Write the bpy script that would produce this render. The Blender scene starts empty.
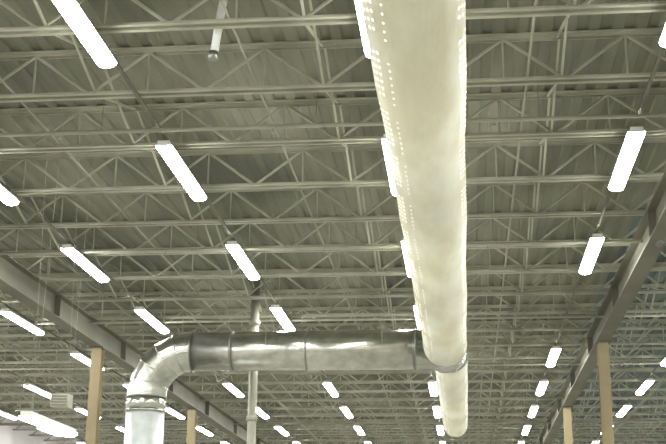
import bpy, bmesh, math, random
from mathutils import Vector, Matrix
random.seed(4)
S = bpy.context.scene
S.view_settings.view_transform = 'Standard'
CAMZ = 1.6

# ---------------------------------------------------------------- materials
def mat(name, col, rough=0.6, metal=0.0, col2=None, nscale=3.0, bump=0.0, bscale=20.0,
        emit=None, estr=0.0, stretch=(1,1,1), detail=4):
    m = bpy.data.materials.new(name); m.use_nodes = True
    nt = m.node_tree; b = nt.nodes["Principled BSDF"]
    b.inputs["Base Color"].default_value = (*col, 1)
    b.inputs["Roughness"].default_value = rough
    b.inputs["Metallic"].default_value = metal
    tc = nt.nodes.new("ShaderNodeTexCoord")
    mp = nt.nodes.new("ShaderNodeMapping"); mp.inputs["Scale"].default_value = stretch
    nt.links.new(tc.outputs["Object"], mp.inputs["Vector"])
    if col2:
        n = nt.nodes.new("ShaderNodeTexNoise"); n.inputs["Scale"].default_value = nscale
        n.inputs["Detail"].default_value = detail
        r = nt.nodes.new("ShaderNodeValToRGB")
        r.color_ramp.elements[0].position = 0.35; r.color_ramp.elements[1].position = 0.65
        r.color_ramp.elements[0].color = (*col, 1); r.color_ramp.elements[1].color = (*col2, 1)
        nt.links.new(mp.outputs[0], n.inputs["Vector"])
        nt.links.new(n.outputs["Fac"], r.inputs["Fac"])
        nt.links.new(r.outputs["Color"], b.inputs["Base Color"])
    if bump:
        n2 = nt.nodes.new("ShaderNodeTexNoise"); n2.inputs["Scale"].default_value = bscale
        bp = nt.nodes.new("ShaderNodeBump"); bp.inputs["Strength"].default_value = bump
        bp.inputs["Distance"].default_value = 0.05
        nt.links.new(mp.outputs[0], n2.inputs["Vector"])
        nt.links.new(n2.outputs["Fac"], bp.inputs["Height"])
        nt.links.new(bp.outputs["Normal"], b.inputs["Normal"])
    if emit:
        b.inputs["Emission Color"].default_value = (*emit, 1)
        b.inputs["Emission Strength"].default_value = estr
    return m

M_deck = mat("painted_roof_deck", (0.11,0.11,0.08), 0.7, 0, (0.29,0.287,0.215), 0.45, stretch=(1,0.4,1), detail=6)
M_deckshade = mat("shade_tinted_roof_deck", (0.06,0.095,0.092), 0.6, 0, (0.135,0.17,0.155), 0.5, stretch=(1,0.35,1))  # dim bluish bay: its darkness is put into the deck colour
M_joist = mat("joist_paint", (0.50,0.49,0.39), 0.5, 0, (0.33,0.325,0.25), 1.2)
M_girder = mat("girder_paint", (0.17,0.16,0.115), 0.6, 0, (0.125,0.118,0.085), 0.8)
M_col = mat("column_paint", (0.33,0.265,0.15), 0.6, 0, (0.27,0.21,0.115), 1.5)
M_galv = mat("galvanised_steel", (0.66,0.66,0.60), 0.25, 0.94, (0.48,0.48,0.43), 5.0, bump=0.2, bscale=2.5)
M_galvlight = mat("galvanised_steel_bright", (0.85,0.87,0.85), 0.45, 0.5, (0.72,0.74,0.73), 5.0)
M_band = mat("duct_band_steel", (0.32,0.32,0.28), 0.4, 0.8)
M_pipe = mat("pipe_paint", (0.40,0.39,0.31), 0.5, 0.1, (0.32,0.31,0.25), 2.0)
M_dark = mat("dark_metal", (0.09,0.09,0.08), 0.5, 0.4)
M_wire = mat("galvanised_wire", (0.25,0.24,0.20), 0.5, 0.3)
M_white = mat("fixture_enamel", (0.9,0.91,0.88), 0.4)
M_lens = mat("fluorescent_lens_glow", (1,1,1), 0.4, emit=(0.96,1.0,0.96), estr=50)
M_floor = mat("sealed_concrete", (0.37,0.36,0.31), 0.5, 0, (0.31,0.30,0.26), 0.6)
M_wall = mat("painted_wall", (0.66,0.62,0.62), 0.8, 0, (0.60,0.56,0.56), 0.8)
M_wallstripe = mat("wall_girt_paint", (0.75,0.72,0.70), 0.7)

# fabric duct: diffuse + translucent, faint wrinkles
M_fab = bpy.data.materials.new("duct_fabric"); M_fab.use_nodes = True
nt = M_fab.node_tree; nt.nodes.clear()
o = nt.nodes.new("ShaderNodeOutputMaterial"); mx = nt.nodes.new("ShaderNodeMixShader")
d = nt.nodes.new("ShaderNodeBsdfDiffuse"); t = nt.nodes.new("ShaderNodeBsdfTranslucent")
mx.inputs[0].default_value = 0.40
tc = nt.nodes.new("ShaderNodeTexCoord"); mp = nt.nodes.new("ShaderNodeMapping")
mp.inputs["Scale"].default_value = (1.0,0.3,1.0)
n = nt.nodes.new("ShaderNodeTexNoise"); n.inputs["Scale"].default_value = 1.7; n.inputs["Detail"].default_value = 4
r = nt.nodes.new("ShaderNodeValToRGB")
r.color_ramp.elements[0].position = .35; r.color_ramp.elements[1].position = .62
r.color_ramp.elements[0].color = (0.80,0.76,0.63,1); r.color_ramp.elements[1].color = (0.97,0.965,0.89,1)
bp = nt.nodes.new("ShaderNodeBump"); bp.inputs["Strength"].default_value = 0.6; bp.inputs["Distance"].default_value = 0.08
n2 = nt.nodes.new("ShaderNodeTexNoise"); n2.inputs["Scale"].default_value = 3.5; n2.inputs["Detail"].default_value = 3
L = nt.links.new
L(tc.outputs["Object"], mp.inputs[0]); L(mp.outputs[0], n.inputs["Vector"]); L(mp.outputs[0], n2.inputs["Vector"])
L(n.outputs["Fac"], r.inputs["Fac"]); L(r.outputs["Color"], d.inputs["Color"]); L(r.outputs["Color"], t.inputs["Color"])
L(n2.outputs["Fac"], bp.inputs["Height"]); L(bp.outputs["Normal"], d.inputs["Normal"])
L(d.outputs[0], mx.inputs[1]); L(t.outputs[0], mx.inputs[2]); L(mx.outputs[0], o.inputs[0])
M_holeglow = mat("eyelet_painted_glow", (0.98,0.98,0.92), 0.35, emit=(1,1,0.94), estr=1.6)  # glow put into the material, as if light came through the holes

# ---------------------------------------------------------------- mesh helpers
class B:
    def __init__(s): s.bm = bmesh.new(); s.mats = []
    def mi(s, m):
        if m not in s.mats: s.mats.append(m)
        return s.mats.index(m)
    def box(s, c, size, m, rot=None):
        i = s.mi(m); M = Matrix.Translation(c)
        if rot: M = M @ rot
        M = M @ Matrix.Diagonal((*size, 1))
        g = bmesh.ops.create_cube(s.bm, size=1, matrix=M)
        for f in {f for v in g["verts"] for f in v.link_faces}: f.material_index = i
    def bar(s, p, q, w, h, m):      # rectangular bar between points
        p, q = Vector(p), Vector(q); dv = q-p
        s.box((p+q)/2, (w, h, dv.length), m, dv.to_track_quat('Z','Y').to_matrix().to_4x4())
    def rod(s, p, q, r, m, seg=8, r2=None, caps=True):
        p, q = Vector(p), Vector(q); dv = q-p; i = s.mi(m)
        M = Matrix.Translation((p+q)/2) @ dv.to_track_quat('Z','Y').to_matrix().to_4x4()
        g = bmesh.ops.create_cone(s.bm, cap_ends=caps, segments=seg, radius1=r, radius2=r if r2 is None else r2, depth=dv.length, matrix=M)
        for f in {f for v in g["verts"] for f in v.link_faces}:
            f.material_index = i; f.smooth = len(f.verts) == 4 and seg > 6
    def sweep(s, pts, radii, m, seg=32, caps=True, up=Vector((0,0,1))):
        i = s.mi(m); rings = []
        for k, p in enumerate(pts):
            a = Vector(pts[max(k-1,0)]); b = Vector(pts[min(k+1,len(pts)-1)])
            tdir = (b-a).normalized()
            side = tdir.cross(up); side.normalize(); u = side.cross(tdir)
            ring = []
            for j in range(seg):
                an = 2*math.pi*j/seg
                ring.append(s.bm.verts.new(Vector(p)+radii[k]*(side*math.cos(an)+u*math.sin(an))))
            rings.append(ring)
        for a, b in zip(rings, rings[1:]):
            for j in range(seg):
                f = s.bm.faces.new((a[j], a[(j+1)%seg], b[(j+1)%seg], b[j])); f.material_index = i; f.smooth = True
        if caps:
            for rr in (rings[0], rings[-1]):
                f = s.bm.faces.new(rr); f.material_index = i
    def mesh(s, name):
        me = bpy.data.meshes.new(name); bmesh.ops.recalc_face_normals(s.bm, faces=s.bm.faces[:])
        s.bm.to_mesh(me); s.bm.free()
        for m in s.mats: me.materials.append(m)
        return me
    def obj(s, name, parent=None, loc=(0,0,0)):
        ob = bpy.data.objects.new(name, s.mesh(name)); S.collection.objects.link(ob)
        ob.location = loc
        if parent: ob.parent = parent
        return ob
def inst(me, name, loc):
    ob = bpy.data.objects.new(name, me); S.collection.objects.link(ob); ob.location = loc; return ob
def empty(name, loc=(0,0,0)):
    e = bpy.data.objects.new(name, None); S.collection.objects.link(e); e.location = loc; return e

# ---------------------------------------------------------------- dimensions (m)
XL, XR, YN, YF = -19.0, 15.0, -8.0, 72.0
CH = CAMZ+6.2          # joist bottom chord
TOP = CAMZ+6.85        # joist top / deck underside
LZ = CAMZ+6.0          # lamps
GX = (-9.05, 3.33)     # girder lines

# room shell
b = B(); b.box(((XL+XR)/2,(YN+YF)/2,-0.1),(XR-XL,YF-YN,0.2),M_floor); b.obj("floor")
for nme,c,sz in (("wall_left",(XL-.1,(YN+YF)/2,TOP/2),(.2,YF-YN,TOP)),
                 ("wall_right",(XR+.1,(YN+YF)/2,TOP/2),(.2,YF-YN,TOP)),
                 ("wall_far",((XL+XR)/2,YF+.1,TOP/2),(XR-XL+.4,.2,TOP)),
                 ("wall_back",((XL+XR)/2,YN-.1,TOP/2),(XR-XL+.4,.2,TOP))):
    b = B(); b.box(c,sz,M_wall); b.obj(nme)

# corrugated deck
b = B(); i0 = b.mi(M_deck); i1 = b.mi(M_deckshade)
pitch = 0.30; x = XL; prof = []
while x < XR:
    prof += [(x,0),(x+.12,0),(x+.15,.03),(x+.27,.03)]; x += pitch
prof.append((x,0))
va = [b.bm.verts.new((px,YN,TOP+pz)) for px,pz in prof]
vm = [b.bm.verts.new((px,22,TOP+pz)) for px,pz in prof]
vb = [b.bm.verts.new((px,YF,TOP+pz)) for px,pz in prof]
for k in range(len(prof)-1):
    f=b.bm.faces.new((va[k],va[k+1],vm[k+1],vm[k])); f.material_index = i0
    f=b.bm.faces.new((vm[k],vm[k+1],vb[k+1],vb[k])); f.material_index = i1 if prof[k][0]>GX[1] else i0
b.obj("ceiling")

# open-web joists
def joist_mesh():
    b = B(); D = TOP-CH
    for s in (-1,1):
        b.box(((XL+XR)/2, s*.045, D-.0275),(XR-XL,.012,.055),M_joist)
        b.box(((XL+XR)/2, s*.07, D-.006),(XR-XL,.06,.012),M_joist)
        b.box(((XL+XR)/2, s*.045, .0275),(XR-XL,.012,.055),M_joist)
        b.box(((XL+XR)/2, s*.07, .006),(XR-XL,.06,.012),M_joist)
    x = XL+.1; hp = .78; up = True
    while x+hp < XR:
        z0,z1 = (.03,D-.03) if up else (D-.03,.03)
        b.rod((x,0,z0),(x+hp,0,z1),.024,M_joist,6)
        if not up: b.rod((x,0,.03),(x,0,D-.03),.015,M_joist,6)
        x += hp; up = not up
    return b.mesh("open_web_joist")
jm = joist_mesh(); JY = []
y = 12.4-1.95*8
while y < YF-.5:
    JY.append(y); inst(jm,"open_web_joist",(0,y,CH)); y += 1.95

# cross bridging between joists
bx = -17.0
while bx < XR:
    if min(abs(bx-g) for g in GX) > .4:
        b = B()
        for k in range(len(JY)-1):
            a,c = JY[k]+.02,JY[k+1]-.02
            b.bar((bx,a,CH+.04),(bx,c,TOP-.04),.03,.03,M_joist)
            b.bar((bx+.03,a,TOP-.04),(bx+.03,c,CH+.04),.03,.03,M_joist)
        b.obj("joist_cross_bridging")
    bx += 3.05
for xx in (-12.2,-5.9,-2.6,0.9,4.6):
    b = B(); b.rod((xx,JY[0],CH+.075),(xx,JY[-1],CH+.075),.018,M_pipe,8); b.obj("bridging_rod")

# girders (I-beams under joists)
for gx in GX:
    b = B(); h=.55; yc=(YN+YF)/2; ln=YF-YN-.1
    b.box((gx,yc,CH-.011),(.32,ln,.02),M_girder)
    b.box((gx,yc,CH-h/2),(.02,ln,h-.04),M_girder)
    b.box((gx,yc,CH-h+.01),(.32,ln,.02),M_girder)
    yy=YN+1
    while yy<YF: b.box((gx,yy,CH-h/2),(.28,.015,h-.05),M_girder); yy+=5.4
    b.obj("steel_girder")
# columns
cb = B(); ctop = CH-.552
for s in (-1,1): cb.box((0,s*.13,ctop/2),(.25,.02,ctop),M_col)
cb.box((0,0,ctop/2),(.02,.25,ctop),M_col)
cb.box((0,0,.015),(.5,.5,.03),M_girder); cb.box((0,0,ctop-.012),(.36,.42,.024),M_girder)
for sx in (-1,1):
    for sy in (-1,1): cb.rod((sx*.2,sy*.2,.03),(sx*.2,sy*.2,.07),.018,M_dark,6)
cm = cb.mesh("steel_column")
for gx in GX:
    for yy in (7.2,18.0,28.8,39.6,50.4,61.2): inst(cm,"steel_column",(gx,yy,0))

# ---------------------------------------------------------------- lamps (wraparound lens strips)
def lamp_mesh(drop, ln=2.44, wr=.005):
    b = B()
    b.box((0,0,.07),(.15,ln,.06),M_white)                       # channel
    b.box((0,0,.036),(.25,ln,.010),M_white)                     # top pan
    i = b.mi(M_lens); NS=10; a=[];c=[]
    for k in range(NS+1):                                        # curved lens
        an=math.pi*k/NS
        a.append(b.bm.verts.new((-.115*math.cos(an),-ln/2+.012,.03-.062*math.sin(an)**.7)))
        c.append(b.bm.verts.new((-.115*math.cos(an), ln/2-.012,.03-.062*math.sin(an)**.7)))
    for k in range(NS):
        f=b.bm.faces.new((a[k],a[k+1],c[k+1],c[k])); f.material_index=i; f.smooth=True
    for rr in (a,c):
        f=b.bm.faces.new(rr); f.material_index=i
    for e in (-1,1):
        b.box((0,e*(ln/2+.002),.062),(.18,.006,.08),M_white)
        for s in (-1,1): b.rod((0,e*.39*ln,.09),(s*.12,e*.39*ln,drop),wr,M_joist,5)
    return b.mesh("fluorescent_strip_light")
lm = lamp_mesh(.17)
rows = tuple(v+.15 for v in (5.45,2.3,-1.1,-4.35,-7.5,-10.7,-13.95,-17.2,8.7,12.0))
for ri,rx in enumerate(rows):
    for k in range(-4,10):
        if ri == 1 and k == 2: continue
        inst(lm,"fluorescent_strip_light",(rx,17.0+5.25*k,LZ))
for rx in rows:
    b = B(); b.box((rx,(JY[0]+JY[-1])/2,CH-.013),(.045,JY[-1]-JY[0],.025),M_girder); b.obj("lamp_strut_channel")
lm2 = lamp_mesh(TOP-(CAMZ+2.25),2.0,.0025); inst(lm2,"fluorescent_strip_light",(-6.2,17.6,CAMZ+2.25))

# ---------------------------------------------------------------- fabric duct
DZ = CAMZ+4.9
DX = -.36; DX2 = -.27
def fabric(x, r, y0, y1, name, endcap):
    e = empty(name,(x,0,DZ)); b = B()
    pts=[];rad=[]; yy=y0
    def rr_at(yy):
        ph=((yy-y0)%4.9)/4.9
        return r*(1+.018*math.sin(yy*1.3)+.006*math.sin(yy*4.1)-(.03 if ph<.04 else 0))
    while yy<y1:
        pts.append((0,yy,-.016*math.sin(yy*.8))); rad.append(rr_at(yy)); yy+=.15
    if endcap:
        for a in range(0,8):
            an=a/7*math.pi/2
            pts.append((0,y1+.18*math.sin(an),0)); rad.append(max(r*(.35+.65*math.cos(an)),.01))
    else: pts.append((0,y1,0)); rad.append(r)
    b.sweep(pts,rad,M_fab,48,caps=endcap); b.obj("fabric_tube",e)
    b = B()                                           # perforation rows, as discs with the shine-through glow in their material
    ih=b.mi(M_holeglow)
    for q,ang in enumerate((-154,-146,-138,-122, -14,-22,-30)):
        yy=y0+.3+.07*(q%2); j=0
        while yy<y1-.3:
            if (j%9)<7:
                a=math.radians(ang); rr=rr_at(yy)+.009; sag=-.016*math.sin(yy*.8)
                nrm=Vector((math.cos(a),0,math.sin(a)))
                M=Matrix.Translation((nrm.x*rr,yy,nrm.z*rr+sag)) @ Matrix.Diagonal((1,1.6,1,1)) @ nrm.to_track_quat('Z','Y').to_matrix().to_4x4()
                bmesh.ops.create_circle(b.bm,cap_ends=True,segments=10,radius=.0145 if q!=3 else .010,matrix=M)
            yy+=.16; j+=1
    b.obj("perforation_glow_discs",e)
    b = B()
    b.rod((0,y0,r+.10),(0,y1,r+.10),.008,M_wire,5)
    yy=y0+.5
    while yy<y1:
        b.rod((0,yy,r-.02),(0,yy,r+.10),.006,M_wire,5); yy+=.6
    yy=y0+1.0
    while yy<y1:
        b.rod((0,yy,r+.10),(0,yy,TOP-DZ),.006,M_wire,5); yy+=3.9
    b.obj("suspension_cable",e)
    return e
fabric(DX,.45,-2.0,25.0,"perforated_fabric_duct",False)
fabric(DX2,.38,26.2,38.2,"perforated_fabric_duct",True)

# ---------------------------------------------------------------- metal duct
MY = 25.55; R=.43; VX=-6.88; BR=1.0
e = empty("galvanised_round_duct",(0,0,0))
b = B(); b.rod((DX,MY,DZ),(VX+BR,MY,DZ),R,M_galv,48)
b.rod((DX,25.0,DZ),(DX,26.0,DZ),.44,M_galv,48)
b.rod((DX,26.0,DZ),(DX2,26.2,DZ),.44,M_galv,48,r2=.385)
b.obj("duct_run",e)
b = B(); n=5                                             # gored elbow
cen=Vector((VX+BR,MY,DZ-BR))
def ep(a): return cen+Vector((-math.sin(a)*BR,0,math.cos(a)*BR))
rings=[]
for k in range(n+1):
    a=math.pi/2*k/n; c=ep(a); rad_dir=(c-cen).normalized()
    ring=[]
    for j in range(40):
        an=2*math.pi*j/40
        ring.append(b.bm.verts.new(c+rad_dir*R*math.cos(an)+Vector((0,1,0))*R*math.sin(an)))
    rings.append(ring)
ig=b.mi(M_galv)
for p,q in zip(rings,rings[1:]):
    for j in range(40):
        f=b.bm.faces.new((p[j],p[(j+1)%40],q[(j+1)%40],q[j])); f.material_index=ig; f.smooth=False
for k in range(n+1):
    a=math.pi/2*k/n; c=ep(a); tdir=Vector((math.cos(a),0,math.sin(a)))
    b.rod(c-tdir*.015,c+tdir*.015,R+.018,M_band if k in(0,n) else M_galv,40)
b.obj("gored_elbow",e)
b = B(); b.rod((VX,MY,DZ-BR),(VX,MY,DZ-BR-.30),R,M_galv,40)
b.rod((VX,MY,DZ-BR-.30),(VX,MY,0.0),R-.01,M_galvlight,40)
for zz in (DZ-BR-.30,DZ-BR-1.6,DZ-BR-3.0): b.rod((VX,MY,zz-.02),(VX,MY,zz+.02),R+.02,M_galv,40)
b.obj("riser",e)
b = B()
for xx in (-5.0,-3.35,-1.0): b.rod((xx-.02,MY,DZ),(xx+.02,MY,DZ),R+.016,M_band,48)
for xx in (-4.2,-1.7):
    for s in (-1,1): b.rod((xx,MY+s*(R+.01),DZ),(xx,MY+s*(R+.01),TOP),.006,M_pipe,6)
b.rod((DX,24.98,DZ),(DX,25.03,DZ),.46,M_galv,48)
b.rod((DX2,26.18,DZ),(DX2,26.22,DZ),.395,M_galv,48)
b.obj("bands_and_hangers",e)

# ---------------------------------------------------------------- pipes
b = B(); b.rod((-4.75,26.8,0),(-4.75,26.8,TOP),.10,M_pipe,20)
for zz in (2.5,5.2,7.4): b.rod((-4.75,26.8,zz-.06),(-4.75,26.8,zz+.06),.125,M_pipe,20)
b.obj("roof_drain_pipe")
b = B(); b.rod((-2.85,12.75,CAMZ+5.95),(-2.74,12.75,TOP),.05,M_white,16)
b.rod((-2.852,12.75,CAMZ+5.93),(-2.848,12.75,CAMZ+6.03),.06,M_band,16)
b.rod((-2.74,12.75,TOP-.03),(-2.74,12.75,TOP),.1,M_band,16)
b.obj("hanging_pipe_stub")
for yy in (15.4,21.6,28.0,34.3,40.6,47):
    b = B()
    b.rod((XL,yy,CH-.09),(XR,yy,CH-.09),.03,M_pipe,10)
    xx=XL+1.2
    while xx<XR:
        b.rod((xx,yy,CH-.09),(xx,yy,CH-.17),.012,M_pipe,6); b.rod((xx,yy,CH-.17),(xx,yy,CH-.18),.03,M_pipe,8)
        b.rod((xx+.6,yy,CH-.09),(xx+.6,yy,TOP),.006,M_wire,5); xx+=3.05
    b.obj("sprinkler_pipe")

# unit heater
b = B(); c=Vector((-10.3,30.0,CAMZ+4.5))
b.box(c,(.46,.4,.34),M_pipe)
for k in range(4): b.box(c+Vector((0,-.21,-.12+.075*k)),(.40,.04,.010),M_girder,Matrix.Rotation(.6,4,'X'))
b.rod(c+Vector((0,.20,0)),c+Vector((0,.28,0)),.15,M_dark,24)
for sx in (-1,1): b.rod(c+Vector((sx*.2,0,.16)),(c.x+sx*.2,c.y,TOP),.003,M_wire,6)
b.obj("unit_heater")

# small security camera on the column at the right
b = B(); c=Vector((3.2,17.86,CAMZ+5.0))
b.bar(c,(2.98,17.7,c.z-.02),.03,.03,M_dark); b.rod((2.98,17.74,c.z-.03),(2.93,17.5,c.z-.10),.05,M_dark,14)
b.obj("security_camera")

for zz in (3.0,5.0,6.6):
    b = B(); b.box((XL+.05,(YN+YF)/2,zz),(.1,YF-YN-.2,.2),M_wallstripe); b.obj("trim_1")

# world
w = bpy.data.worlds.new("World"); S.world = w; w.use_nodes = True
w.node_tree.nodes["Background"].inputs[0].default_value=(0.5,0.5,0.42,1)
w.node_tree.nodes["Background"].inputs[1].default_value=0.3

# camera
cd = bpy.data.cameras.new("camera"); co = bpy.data.objects.new("camera",cd); S.collection.objects.link(co)
cd.sensor_width=36; cd.lens=1200*36/666; cd.clip_end=300; cd.clip_start=.05
co.matrix_world = (Matrix.Translation((0,0,CAMZ)) @ Matrix.Rotation(math.radians(6.3),4,'Z')
                   @ Matrix.Rotation(math.radians(106.9),4,'X') @ Matrix.Rotation(math.radians(0.6),4,'Z'))
S.camera=co
